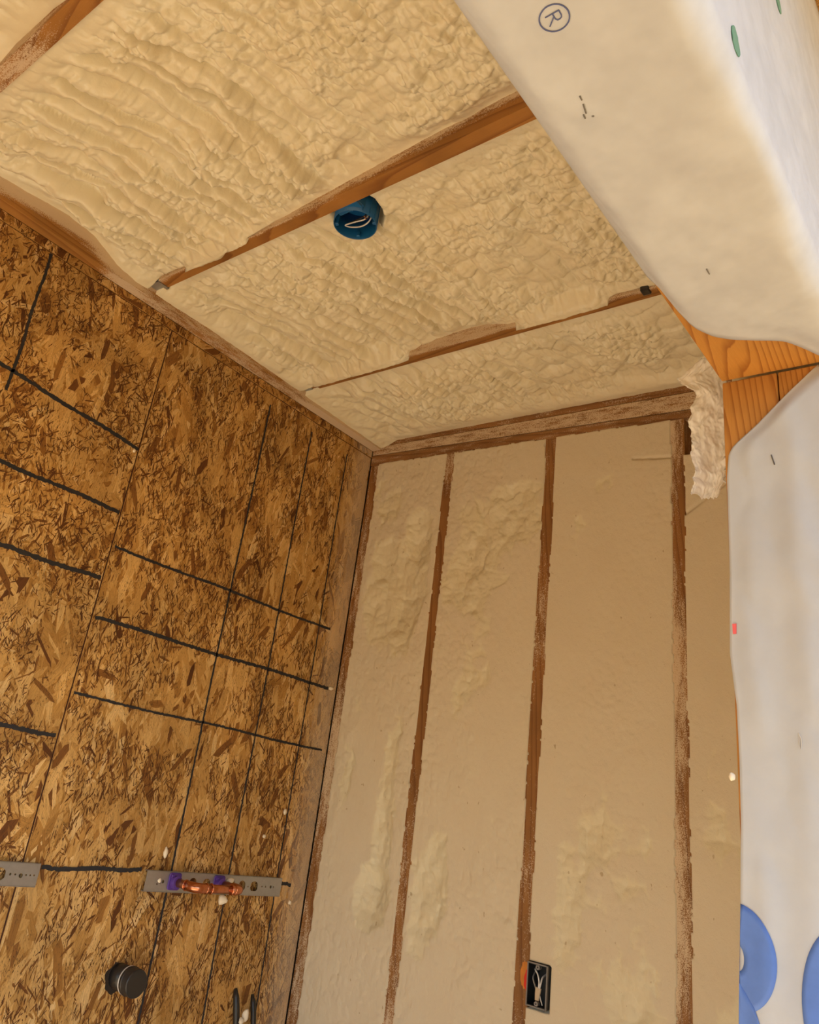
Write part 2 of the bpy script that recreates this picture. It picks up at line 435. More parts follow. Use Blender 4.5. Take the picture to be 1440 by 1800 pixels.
# ---- OSB panels on the left wall, each covered by its pressed wood strands
def strands(o, y0, y1, z0, z1, x, tilt=.9):
    rs = np.random.RandomState(int(abs(y0) * 1000) + 3)
    za, zb = max(z0, -2.12), z1; ya, yb = max(y0, -1.95), y1
    A = (yb - ya) * (zb - za); parts = []; lvl = 0.0
    #          per m2, length lo-hi, width lo-hi, tone mean/sd, dark share, angle spread
    for (dn_, l0, l1, w0, w1, tm, ts, dk, sp, cl) in [(750, .10, .22, .016, .044, .50, .16, .03, .8, 0), (950, .06, .15, .010, .028, .55, .18, .05, .7, 0), (900, .05, .13, .006, .018, .62, .20, .08, .6, 0), (130, .12, .24, .012, .030, .84, .08, .0, .3, 0),
                                            (330, .06, .15, .014, .034, .68, .14, .07, .5, 0), (2600, .012, .05, .0025, .007, .38, .22, .3, .75, 1), (28, .05, .11, .010, .024, .10, .05, .5, .7, 0), (9500, .004, .028, .0010, .0027, .03, .04, .0, .6, 2)]:
        n = max(3, int(dn_ * A))
        L = rs.uniform(l0, l1, n); Wd = rs.uniform(w0, w1, n); ang = rs.normal(0, sp, n) * tilt
        cy = rs.uniform(ya, yb, n); cz = rs.uniform(za, zb, n)
        if cl:                                        # splintery patches
            keep = fbm(cy * 11, cz * 7, 31, 4) > (.42 if cl == 1 else .45) + .12 * (rs.rand(n) - .5)
            L, Wd, ang, cy, cz = (q[keep] for q in (L, Wd, ang, cy, cz)); n = len(L)
        tone = np.clip(rs.normal(tm, ts, n), .0 if cl == 2 else .14, 1); dark = rs.rand(n) < dk; tone = np.where(dark, rs.uniform(.03, .24, n), tone)
        h = lvl + np.arange(n) / n * .00022 + .00003; lvl += .00022
        us = np.array([-.5, -.30, .0, .30, .5, .32, .0, -.28]); vs2 = np.array([.0, .5, .5, .5, .05, -.5, -.5, -.5])
        U = us[None, :] + rs.uniform(-.06, .06, (n, 8)); Vv = vs2[None, :] * rs.uniform(.72, 1.1, (n, 8)) + rs.uniform(-.14, .14, (n, 8)) * (np.abs(vs2) < .2)
        blunt = rs.rand(n) < .55                      # square cut ends
        for (i, vv) in ((0, -.42), (4, .42)): Vv[:, i] = np.where(blunt, vv * rs.uniform(.6, 1, n), Vv[:, i])
        U *= L[:, None]; Vv *= Wd[:, None]
        c, s_ = np.cos(ang)[:, None], np.sin(ang)[:, None]
        Y = cy[:, None] + Vv * c - U * s_; Z = cz[:, None] + Vv * s_ + U * c
        X = x + h[:, None] + .00018 * (Vv / Wd[:, None] + .5) * rs.choice([0, 0, 1], n)[:, None]
        Y = np.clip(Y, y0 + .0006, y1 - .0006); Z = np.clip(Z, z0 + .0006, z1 - .0006)
        parts.append((np.stack([X, Y, Z], -1).reshape(-1, 3), U.ravel(), Vv.ravel(), np.repeat(tone, 8), np.repeat(rs.uniform(0, 90, n), 8)))
    V = np.vstack([p[0] for p in parts]); F = np.arange(len(V)).reshape(-1, 8)
    at = {k: np.concatenate([p[i] for p in parts]) for k, i in (('gu', 1), ('gv', 2), ('tone', 3), ('gs', 4))}
    c = obj('wood_strands', V, F, MAT['osb_left'], o, attrs=at); c['kind'] = 'stuff'
def panel(y0, y1, z0, z1, x=0.0, tilt=.9):
    o = MB().box(-.012, x, y0, y1, z0, z1).build('osb_panel', MAT['osb_plain'], wall_left)
    bevel(o, .0012, 1)
    if y1 > -1.95: strands(o, y0, y1, z0, z1, x, tilt)
    return o
p_right = panel(-1.0115, -.002, FZ, -.0235, -.0012, .75)
p_left = panel(-2.231, -1.0160, FZ, -.0235, -.0006, 1.15)
panel(-3.29, -2.234, FZ, -.0235, -.0008)
for y0, y1 in ((-3.29, -1.394), (-1.391, -.132), (-.1295, -.002)): panel(y0, y1, -.0205, .0078, -.0010)

MAT['seam'] = plain('gap_shade', (.05, .016, .010), .8)  # dark red-brown strips added in the panel gaps to paint their shade
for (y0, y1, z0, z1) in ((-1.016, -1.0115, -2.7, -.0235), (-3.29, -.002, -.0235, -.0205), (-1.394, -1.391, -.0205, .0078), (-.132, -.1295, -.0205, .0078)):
    MB().box(-.0125, -.0022, y0 - .0003, y1 + .0003, z0, z1).build('gap_shade_strip', MAT['seam'], wall_left)

# ---- ledger board the joists hang from, with slightly uneven face
ledger = MB().box(.0006, .04, YB, -.001, .008, .255).build('ledger_board', MAT['ledger'], wall_left)
# dust on the ledger where the foam ends: subdivide along y and z for the attribute
def dusty_box(name, x0, x1, y0, y1, z0, z1, mat, parent, fn, step=.02, label=None):
    """box whose faces are gridded; fn(V) -> dust attribute"""
    bm = bmesh.new()
    nx, ny, nz = (max(1, min(60, int(round((b - a) / step)))) for a, b in ((x0, x1), (y0, y1), (z0, z1)))
    V = []; idx = {}
    def vid(i, j, k):
        key = (i, j, k)
        if key not in idx:
            idx[key] = len(V); V.append((x0 + (x1 - x0) * i / nx, y0 + (y1 - y0) * j / ny, z0 + (z1 - z0) * k / nz))
        return idx[key]
    F = []
    for i in range(nx):
        for j in range(ny):
            F.append((vid(i, j, 0), vid(i, j + 1, 0), vid(i + 1, j + 1, 0), vid(i + 1, j, 0)))
            F.append((vid(i, j, nz), vid(i + 1, j, nz), vid(i + 1, j + 1, nz), vid(i, j + 1, nz)))
    for i in range(nx):
        for k in range(nz):
            F.append((vid(i, 0, k), vid(i + 1, 0, k), vid(i + 1, 0, k + 1), vid(i, 0, k + 1)))
            F.append((vid(i, ny, k), vid(i, ny, k + 1), vid(i + 1, ny, k + 1), vid(i + 1, ny, k)))
    for j in range(ny):
        for k in range(nz):
            F.append((vid(0, j, k), vid(0, j, k + 1), vid(0, j + 1, k + 1), vid(0, j + 1, k)))
            F.append((vid(nx, j, k), vid(nx, j + 1, k), vid(nx, j + 1, k + 1), vid(nx, j, k + 1)))
    bm.free()
    A = np.array(V)
    o = obj(name, V, F, mat, parent, attrs={'dust': fn(A)})
    if label: o['label'] = label
    return o
bpy.data.objects.remove(ledger)
lz_y = np.array([-1.80, -1.65, -1.45, -1.36, -1.27, -1.20, -1.10, -.9, -.6, -.45, -.3, 0])
lz_z = np.array([.062, .066, .088, .080, .042, .028, .030, .034, .030, .026, .022, .016])
def ledger_dust(A):
    edge = np.interp(A[:, 1], lz_y, lz_z)
    return np.clip(.95 - (edge - .025 - A[:, 2]) / .045, -.3, 1.0) + np.where(A[:, 1] > -.35, .30, 0) - .38 * sstep(-1.22, -1.12, A[:, 1]) * sstep(-.30, -.55, A[:, 1])
ledger = dusty_box('ledger_board', .0008, .04, -2.3, -.001, .008, .20, MAT['ledger'], wall_left, ledger_dust, .012)

# ---- ceiling joists: (far edge y), bottoms at ZB
ZB = .045
JY = [-1.792, -1.116, -.440]
def joist_dust(k):
    def fn(A):
        x, y, z = A[:, 0], A[:, 1], A[:, 2]
        y0 = JY[k] - .038
        if k == 0:
            return .12 + .55 * sstep(.75, .45, x) + .2 * (z > ZB + .01)
        prof = np.interp(x, [0, .1, .2, .45, .6, .9, 1.1, 1.3], [.05, .05, .04, .04, .05, .075, .095, .105] if k == 1 else [.02, .02, .02, .03, .06, .03, .02, .02])
        d = np.where(y < y0 + .004, .85 - np.maximum(prof - z, 0) / .05, .72 - (.004 + y - y0) / (.028 if k == 1 else .03))
        d = d + .5 * sstep(.22, .06, x) * (k == 1)
        if k == 2: d = d + .25 * sstep(.85, 1.1, x)
        return np.clip(d, -.35, .75)
    return fn
joists = []
JL = ['dusty wooden ceiling joist at the top left corner', 'wooden ceiling joist with the blue round box beside it', 'wooden ceiling joist nearest the far wall']
for k, yf in enumerate(JY):
    j = dusty_box('ceiling_joist', .042, XR, yf - .038, yf, ZB, .255, MAT['joist'], ceiling, joist_dust(k), .013, JL[k])
    joists.append(j)
    if k:
        h = MB()       # U shaped hanger strap round the joist end
        h.box(.0415, .085 if k == 1 else .075, yf - .0405, yf - .0385, ZB - .004, .12); h.box(.0415, .085 if k == 1 else .075, yf + .0005, yf + .0025, ZB - .004, .12)
        h.box(.0415, .085 if k == 1 else .075, yf - .0405, yf + .0025, ZB - .004, ZB - .0015)
        h.build('joist_hanger', MAT['zinc'], j)
        h2 = MB(); h2.box(.0405, .0425, yf - .07, yf - .040, ZB - .012, .12); h2.box(.0405, .0425, yf + .002, yf + .032, ZB - .012, .12)

# ---- far wall: top plates and studs
def plate(name, b, t, y, mat, label=None):
    """board along x whose lower and upper edge are lines (z at x=0, slope)"""
    xs = np.linspace(0, XR, 60); mb = MB()
    V = []; F = []
    for x in xs: V += [(x, y, b[0] + b[1] * x), (x, y, t[0] + t[1] * x), (x, .088, b[0] + b[1] * x), (x, .088, t[0] + t[1] * x)]
    for i in range(len(xs) - 1):
        a = i * 4; F += [(a, a + 4, a + 5, a + 1), (a, a + 2, a + 6, a + 4), (a + 1, a + 5, a + 7, a + 3)]
    F += [(0, 1, 3, 2), tuple(len(V) - 4 + q for q in (0, 2, 3, 1))]
    o = obj(name, V, F, mat, wall_far); bevel(o, .0015, 1)
    if label: o['label'] = label
    return o
plate('top_plate', (-.056, -.026), (-.0125, -.040), -.001, MAT['plate'])
plate('top_plate', (-.0095, -.040), (.024, -.0200), .001, MAT['plate_dusty'])
plate('top_plate', (.0265, -.0195), (.10, 0), .004, MAT['plate'])
SX = [(.001, .046), (.358, .398), (.757, .797), (1.166, 1.206), (1.60, 1.645)]
SL = ['corner stud running down beside the strand board', 'wall stud second from the left corner', 'wall stud with the black outlet box beside it', 'wide dusty wall stud nearest the opening', None]
def stud_top(x): return -.057 - .026 * x
studs = []
for k, (a, b) in enumerate(SX):
    def sd_(A, k=k, a=a, b=b):
        x, z = A[:, 0], A[:, 2]; s = (x - a) / (b - a)
        d = .10 * np.sin(z * 4.1 + k * 2) + .12 * np.sin(z * 9.7 + k)
        if k == 1: d = d - .25 * sstep(-.2, -.3, z) + .25 * sstep(-1.1, -1.5, z)
        if k == 2: d = d - .12 + .12 * sstep(-1.2, -1.5, z)
        if k == 3: d = d + .35 * (1 - s) - .15
        if k == 0: d = d + .1
        return d
    st = dusty_box('stud', a, b, 0.0 if k else .003, .086, FZ + .04, stud_top((a + b) / 2), MAT['stud' if k != 3 else 'stud_dusty'], wall_far, sd_, .01 if 0 else .02, SL[k])
    studs.append(st)
MB().box(0, XR, 0, .088, FZ, FZ + .038).build('bottom_plate', MAT['plate'], wall_far)

# ---- right wall boards round the opening: header underside, jamb boards
hb = MB().box(XR, XO - .001, YL, YJ - .0005, ZH, ZH + .038).build('header_board', MAT['header'], wall_right); bevel(hb, .002, 2)
hb['label'] = 'orange grained wooden underside of the opening header'
jb = MB().box(XR, XR + .0665, YJ, YJ + .038, FZ, ZH - .0012).build('jamb_board', MAT['jamb'], wall_right); bevel(jb, .002, 2)
jb['label'] = 'orange grained wooden jamb board'
jb2 = MB().box(XR + .068, XO - .001, YJ + .0004, YJ + .038, FZ, ZH - .0012).build('jamb_board', MAT['jamb'], wall_right); bevel(jb2, .0012, 1)

# ================================================================== SPRAY FOAM
def ceiling_bay(name, x0, x1, y0, y1, dx, seed, zlev, edge_n, edge_f, edge_l, label, ridge=1.0, holes=(), lumps=(), face=None):
    """foam between two joists; edge_* = (xs, zs) height of its skin along the near joist, far joist and ledger"""
    nx = int((x1 - x0) / dx) + 1; ny = int((y1 - y0) / dx) + 1
    X, Y = np.meshgrid(np.linspace(x0, x1, nx), np.linspace(y0, y1, ny), indexing='ij')
    wx = X + .020 * (fbm(X * 8, Y * 8, seed) - .5) + .007 * (fbm(X * 30, Y * 30, seed + 3, 2) - .5)
    wy = Y + .024 * (fbm(X * 8, Y * 8, seed + 40) - .5) + .007 * (fbm(X * 30, Y * 30, seed + 43, 2) - .5)
    yy = (Y - y0) / (y1 - y0)
    bend = (.30 * yy - .09 * yy * yy) * (1 - .35 * X) * (y1 - y0) / .6
    u = wx - bend
    rm = ridge * (.22 + .78 * sstep(1.10, .60, X)) * (.70 + .6 * fbm(X * 4, Y * 4, seed + 60, 2))
    lumpy = sstep(.36, .62, fbm(X * 4.5, Y * 4.5, seed + 80, 3))
    r1 = rows(u, wy, .062, seed + 1); r2 = rows(u + .010 * r1, wy, .033, seed + 6)
    a0 = domes((u + .01 * r1) / .050, wy / .054, seed + 5)
    a2 = domes((u + .012 * r1) / .023, (wy + .008 * r1) / .024, seed + 2)
    a3 = domes((u + .004 * a2) / .0110, wy / .0115, seed + 4)
    h = .024 * (fbm(X * 3.2, Y * 3.2, seed + 90, 3) - .45)
    h = h + .056 * (r1 - .4) * rm + .016 * (r2 - .4) * (.25 + .75 * lumpy) * (.5 + .5 * rm) + .030 * (a0 - .3) * (1 - .5 * rm) + (.023 * (a2 - .3) + .0078 * a3) * (.30 + .9 * lumpy) * (1 - .45 * sstep(.8, 1.1, X) * (1 - lumpy))
    a1 = r1
    z = zlev - h
    en = np.interp(X, *edge_n); ef = np.interp(X, *edge_f); el = np.interp(Y, *edge_l)
    jag = .030 * (fbm(X * 14, Y * 14, seed + 95, 3) - .5) - .006 * a2
    w = sstep(.10, .018, Y - y0 + jag); z = z * (1 - w) + (en - .003 * a1 - .003 * a2 + jag * .3) * w
    w = sstep(.09, .015, y1 - Y + jag); z = z * (1 - w) + (ef - .003 * a2) * w
    w = sstep(.085, .010, X - x0 + jag); z = z * (1 - w) + (el - .002 * a2 + jag * .15) * w
    for (hx, hy, r, zt) in holes:
        d = np.hypot(X - hx, Y - hy); w = sstep(r + .018, r + .002, d); z = z * (1 - w) + zt * w
    if face is not None:                    # beyond the joist's near face only overhanging lips come out under its edge
        o = np.interp(X, [q[0] for q in lumps], [q[1] for q in lumps]); o = o * (.45 + 1.1 * fbm(X * 26, Y * 0 + seed, seed + 7, 3)) + .004 * (a2 - .3) * (o > .002)
        t = np.clip((Y - face) / np.maximum(o, 1e-4), 0, 1); lip = (o > .002) & (Y > face - .001) & (t < 1)
        zl = .030 + .030 * (1 - np.sqrt(np.clip(1 - t * t, 0, 1))) - .004 * a2
        near = sstep(face - .045, face - .004, Y) * sstep(.001, .010, o)
        z = z * (1 - near) + (.033 - .005 * a2 - .002 * a3 + .004 * fbm(X * 30, Y * 30, seed + 8, 2)) * near
        z = np.where(Y > face + .001, np.where(lip, zl, np.maximum(z, .062)), z)
    o = sheet(name, np.stack([X, Y, z], -1), MAT['foam_sky'], ceiling, (2, .25))
    o['label'] = label
    return o
LED = (lz_y, lz_z)
ceiling_bay('spray_foam', .036, XR, JY[0] - .004, JY[1] - .038 + .026, .0031, 101, .098,
    ([0, 1.7], [.060, .062]),
    ([0, .1, .2, .28, .36, .43, .50, .6, .7, .9, 1.1, 1.3, 1.6], [.056, .058, .052, .050, .043, .042, .050, .062, .072, .086, .100, .108, .108]), LED,
    'ridged cream spray foam between the top left joist and the joist with the blue box', 1.0, (), ((.20, 0), (.25, .008), (.31, .022), (.35, .016), (.39, .003), (.43, .011), (.48, 0)), JY[1] - .038)
ceiling_bay('spray_foam', .036, XR, JY[1] - .010, JY[2] - .038 + .030, .0031, 204, .100,
    ([0, 1.7], [.075, .085]),
    ([0, .1, .2, .3, .40, .5, .58, .72, .80, .88, 1.0, 1.1, 1.2, 1.3, 1.6], [.048, .046, .048, .050, .052, .062, .080, .090, .085, .060, .050, .048, .056, .052, .05]), LED,
    'cream spray foam round the blue ceiling box', .85, holes=((.770, -1.060, .055, .115),), lumps=((.10, .003), (.20, .012), (.29, .006), (.38, .014), (.45, .010), (.53, 0), (.88, 0), (.95, .008), (1.05, .015), (1.12, .006), (1.2, 0)), face=JY[2] - .038)
ceiling_bay('spray_foam', .036, XR, JY[2] - .010, .006, .0033, 305, .070,
    ([0, 1.7], [.072, .080]), ([0, .3, .8, 1.2, 1.7], [.044, .040, .034, .028, .024]), LED,
    'narrow strip of cream spray foam beside the far wall', .5)
ceiling_bay('spray_foam', .036, XR, YB + .6, JY[0] - .038 + .006, .0042, 409, .105,
    ([0, 1.7], [.1, .1]), ([0, .38, .45, .6, .7, 1.7], [.050, .062, .085, .08, .055, .06]), ([-3.3, -1.8], [.07, .07]),
    'bubbly cream spray foam in the top left corner', .3)

def wall_bay(x0, x1, seed, lumps, label, extra=None, skin=.4):
    """foam sawn flush with the studs; where the spray was thinner the bubbly skin shows as hollows"""
    ov = .010
    xs = np.linspace(x0 - ov, x1 + ov, int((x1 - x0 + 2 * ov) / .0036) + 1)
    ztop = -.052
    zs = np.concatenate([np.linspace(ztop, -1.98, 520), np.linspace(-2.0, FZ + .03, 40)])
    X, Z = np.meshgrid(xs, zs, indexing='ij')
    wx = X + .03 * (fbm(X * 10, Z * 10, seed) - .5); wz = Z + .03 * (fbm(X * 10, Z * 10, seed + 9) - .5)
    a1 = domes(wx / .055, wz / .065, seed + 1); a2 = domes(wx / .022, wz / .026, seed + 2); a3 = domes(wx / .010, wz / .011, seed + 3)
    raw = -.004 - .013 * a1 - .0075 * a2 - .0024 * a3 - .022 * (fbm(X * 3, Z * 3, seed + 30, 3) - .42)      # y of sprayed skin (negative = towards the room)
    low = np.zeros_like(X)
    for (cx, cz, sx, sz, d) in lumps:
        q = np.exp(-(((X - cx) / sx) ** 2 + ((Z - cz) / sz) ** 2)); low = np.maximum(low, d * q)
    raw = raw + .044 * np.clip(low, 0, 2.2) ** .6 * (.35 + 1.1 * fbm(X * 7, Z * 5, seed + 33, 3)) - .013
    cutp = -.0018 + .0030 * (fbm(X * 22, Z * 13, seed + 50, 4) - .5) + .004 * (fbm(X * 3, Z * 1.5, seed + 51, 2) - .5)
    tex = sstep(.40, .62, fbm(X * 6, Z * 3.5, seed + 52, 4) + .22 * (skin - .5)) * skin
    cutp = cutp + tex * (.0055 * (1 - a2) + .0024 * (1 - a3) - .0045 + .006 * (fbm(X * 16, Z * 12, seed + 53, 3) - .5)) + .0012 * skin * (fbm(X * 70, Z * 55, seed + 54, 2) - .5)
    k_ = .0035; hh = np.clip(.5 + .5 * (raw - cutp) / k_, 0, 1); y = cutp * (1 - hh) + raw * hh + k_ * hh * (1 - hh)
    cut = sstep(.0020, .0002, y - cutp)
    # ragged edges over stud faces and under the plate
    j1 = .010 * (fbm(X * 9, Z * 9, seed + 70, 5) - .5) + .0045 * (fbm(X * 90, Z * 60, seed + 75, 2) - .5)
    e = np.minimum(np.minimum(X - x0, x1 - X) + ov * .35, (-.058 - .026 * X) - Z + .006) + j1
    y = np.where(e < 0, np.maximum(y, .010), y)
    if extra is not None: y = extra(X, Z, y)
    o = sheet('spray_foam', np.stack([X, y, Z], -1), MAT['foam_wall'], wall_far, (1, .089), {'cut': cut})
    o['label'] = label
    return o
wall_bay(SX[0][1], SX[1][0], 510, [(.12, -.22, .10, .17, 1.1), (.20, -.58, .14, .22, 2.0), (.27, -.40, .08, .18, 1.5), (.13, -.95, .06, .12, .8), (.28, -1.25, .06, .28, 1.0), (.26, -1.52, .08, .09, 1.6), (.1, -1.2, .05, .25, .7)],
    'sawn cream foam with hollows between the corner stud and the second stud', None, .9)
wall_bay(SX[1][1], SX[2][0], 620, [(.62, -.34, .18, .14, 1.9), (.52, -.52, .13, .24, 1.3), (.5, -.95, .14, .35, .75), (.48, -1.45, .10, .30, .85), (.66, -1.3, .12, .15, .7), (.6, -1.75, .16, .15, .6)],
    'sawn cream foam between the second stud and the stud with the outlet box', None, 1.0)
def outlet_gap(X, Z, y):
    m = (X > .792) & (X < .856) & (Z < -1.572) & (Z > -1.672)
    y = np.where(m, .055, y)
    g = np.exp(-((Z + .196 + .12 * (X - 1.06)) / .0035) ** 2) * ((X > 1.05) & (X < 1.2))
    return y + .009 * g
wall_bay(SX[2][1], SX[3][0], 731, [(1.0, -1.25, .16, .35, .85), (.94, -1.02, .12, .2, .5), (.9, -1.4, .07, .3, .7), (1.03, -1.6, .14, .2, .7), (1.1, -.85, .1, .15, .4), (.95, -.25, .14, .07, .7), (.88, -.45, .06, .2, .5)],
    'widest smooth sawn foam to the right of the outlet box stud', outlet_gap, .55)
def notch(X, Z, y):
    m = (X < 1.250) & (Z > -.205)
    y = np.where(m, .06, y)
    g = np.exp(-((Z + .392 - .72 * (X - 1.205)) / .005) ** 2) * (X > 1.205)
    return y + .006 * g
wall_bay(SX[3][1], SX[4][0], 842, [(1.4, -1.3, .15, .3, .7), (1.27, -1.2, .05, .3, .6), (1.3, -1.6, .1, .2, .5), (1.3, -.3, .1, .1, .5)],
    'narrow shaded strip of sawn foam beside the opening', notch, .45)

# ---- marker lines drawn on the strand board (thin ink strips)
def marker(y0, z0, y1, z1, w, parent, jag=.30):
    n = max(8, int(math.hypot(y1 - y0, z1 - z0) / .006)); L = Vector((0, y1 - y0, z1 - z0)).normalized(); N = Vector((0, -L.z, L.y))
    V = []; F = []; wob = random.random() * 9
    for i in range(n + 1):
        t = i / n; c = Vector((.0016, y0 + (y1 - y0) * t, z0 + (z1 - z0) * t)) + N * (.0018 * math.sin(t * 11 + wob) + random.uniform(-.0007, .0007))
        a = w / 2 * (1 + random.uniform(-jag, jag)); b = w / 2 * (1 + random.uniform(-jag, jag))
        V += [c + N * a, c - N * b, c + N * a - Vector((.0013, 0, 0)), c - N * b - Vector((.0013, 0, 0))]
    for i in range(n):
        k = 4 * i; F += [(k, k + 1, k + 5, k + 4), (k, k + 4, k + 6, k + 2), (k + 1, k + 3, k + 7, k + 5)]
    return obj('marker_line', V, F, MAT['marker'], parent)
for (a, b, c, d, w) in [(-1.005, -.727, -.083, -.727, .0075), (-1.005, -.925, -.045, -.922, .0095), (-1.005, -1.124, -.028, -1.126, .0065),
                        (-.962, -1.528, -.665, -1.519, .0095), (-.125, -1.532, -.075, -1.536, .010),
                        (-.566, -.062, -.564, -1.93, .0055), (-.348, -.066, -.345, -1.93, .0048), (-.144, -.068, -.140, -1.95, .0042)]:
    marker(a, b, c, d, w, p_right)
for (a, b, c, d, w) in [(-1.50, -.389, -1.017, -.432, .0105), (-1.50, -.628, -1.020, -.630, .0105), (-1.45, -.829, -1.020, -.823, .0115),
                        (-1.40, -1.232, -1.022, -1.231, .010), (-1.441, -.026, -1.428, -.45, .0080)]:
    marker(a, b, c, d, w, p_left)

# ================================================================== THINGS
def P3(y, z, x=0.0): return (x, y, z)
def circle(cy, cz, r, n=14, a0=0): return [(cy + r * math.cos(a0 + 2 * math.pi * k / n), cz + r * math.sin(a0 + 2 * math.pi * k / n)) for k in range(n)]
def dshape(cy, cz, w, h):
    pts = []
    for k in range(9):
        t = math.pi * k / 8; pts.append((cy + w / 2 * math.cos(t), cz + h * .12 + h * .38 * math.sin(t)))
    pts += [(cy - w / 2, cz - h * .3), (cy - w * .3, cz - h / 2), (cy + w * .3, cz - h / 2), (cy + w / 2, cz - h * .3)]
    return pts
def bracket(y0, y1, z0, z1, big, small, label):
    t = empty('pipe_bracket', (.0, (y0 + y1) / 2, z0))
    V, F = plate_with_holes([(y0, z0), (y1, z0), (y1, z1), (y0, z1)], [dshape(c, (z0 + z1) / 2, w, .026) for c, w in big] + [circle(c, (z0 + z1) / 2 + dz, r, 8) for c, dz, r in small],
                            lambda a, b: (.0125, a, b), (-.0016, 0, 0))
    obj('face_plate', V, F, MAT['steel'], t)
    f = MB(); f.box(.0012, .0125, y0, y1, z1 - .0005, z1 + .001); f.box(.0012, .0125, y0, y1, z0 - .001, z0 + .0005)
    f.build('flange', MAT['steel'], t)
    return tag(t, label, 'bracket', 'steel brackets on the strand board')
ZC = -1.542
br1 = bracket(-.652, -.130, -1.5675, -1.5185,
    [(-.488, .026), (-.437, .028), (-.340, .026), (-.297, .026), (-.247, .030)],
    [(-.612, -.006, .0025), (-.603, -.003, .0025), (-.593, .0, .0042), (-.272, -.002, .0022), (-.214, 0, .0022), (-.198, 0, .0026), (-.176, 0, .0045), (-.164, 0, .0022)],
    'grey steel bracket strip holding the copper pipes on the strand board')
br2 = bracket(-1.40, -.972, -1.5675, -1.5185, [(-1.075, .036), (-1.14, .03), (-1.2, .03)],
    [(-1.045, 0, .0028), (-1.032, 0, .0024), (-1.017, -.002, .0052), (-1.004, 0, .0022), (-.993, 0, .002), (-.983, 0, .002)],
    'empty grey steel bracket strip cut off by the left edge of the picture')
# purple inserts are clipped into the bracket
for cy in (-.556, -.392):
    lp = []
    for (a, b, q) in ((.020, .020, 0), (-.020, .020, 1), (-.020, -.020, 2), (.020, -.020, 3)):
        for k in range(4):
            t = math.pi / 2 * (q + k / 3); lp.append((.0128, cy + a * .7 + .007 * math.cos(t), ZC + .001 + b * .72 + .007 * math.sin(t)))
    m = MB().prism(lp, (.004, 0, 0)).tube([(.014, cy, ZC), (.030, cy, ZC)], .0165, 14)
    m.box(.0165, .020, cy - .016, cy + .016, ZC + .010, ZC + .018)
    bevel(m.build('pipe_insert', MAT['purple'], br1), .001, 1)
# copper loop: two stubs joined by a crosswise pipe with elbows
ct = empty('copper_pipe', (.03, -.47, ZC - .012))
XC = .104
def arc(c, a, b, r, n=6):
    """quarter bend from c-a*r to c+b*r"""
    c = Vector(c); a = Vector(a); b = Vector(b); o = c - a * r + b * r
    return [o - b * r * math.cos(t) + a * r * math.sin(t) for t in [math.pi / 2 * k / n for k in range(n + 1)]]
R1 = .0108
e1 = arc((XC, -.553, ZC), (1, 0, 0), (0, 1, 0), .022); e2 = arc((XC, -.384, ZC), (0, 1, 0), (-1, 0, 0), .022)
MB().tube([(.020, -.553, ZC), (XC - .022, -.553, ZC)], R1, 16).build('stub', MAT['copper_dull'], ct, True)
MB().tube([(.020, -.384, ZC), (XC - .022, -.384, ZC)], R1, 16).build('stub', MAT['copper_dull'], ct, True)
MB().tube([(XC, -.531, ZC), (XC, -.406, ZC)], R1, 16).build('crosswise_pipe', MAT['copper'], ct, True)
MB().tube([e1[0] - Vector((.020, 0, 0))] + e1 + [e1[-1] + Vector((0, .030, 0))], .0128, 16).build('elbow', MAT['copper'], ct, True)
MB().tube([e2[0] - Vector((0, .018, 0))] + e2 + [e2[-1] - Vector((.016, 0, 0))], .0128, 16).build('elbow', MAT['copper'], ct, True)
for p, d in ((e1[0] - Vector((.020, 0, 0)), (1, 0, 0)), (e1[-1] + Vector((0, .030, 0)), (0, 1, 0)), (e1[-1] + Vector((0, .012, 0)), (0, 1, 0)), (e2[0] - Vector((0, .018, 0)), (0, 1, 0)), (e2[0] - Vector((0, .006, 0)), (0, 1, 0))):
    d = Vector(d); MB().tube([p - d * .0025, p - d * .0012, p + d * .0012, p + d * .0025], [.0128, .0140, .0140, .0128], 16).build('solder_ring', MAT['copper'], ct, True)
tag(ct, 'bright copper pipe loop with two elbows sticking out of the steel bracket', 'pipe')
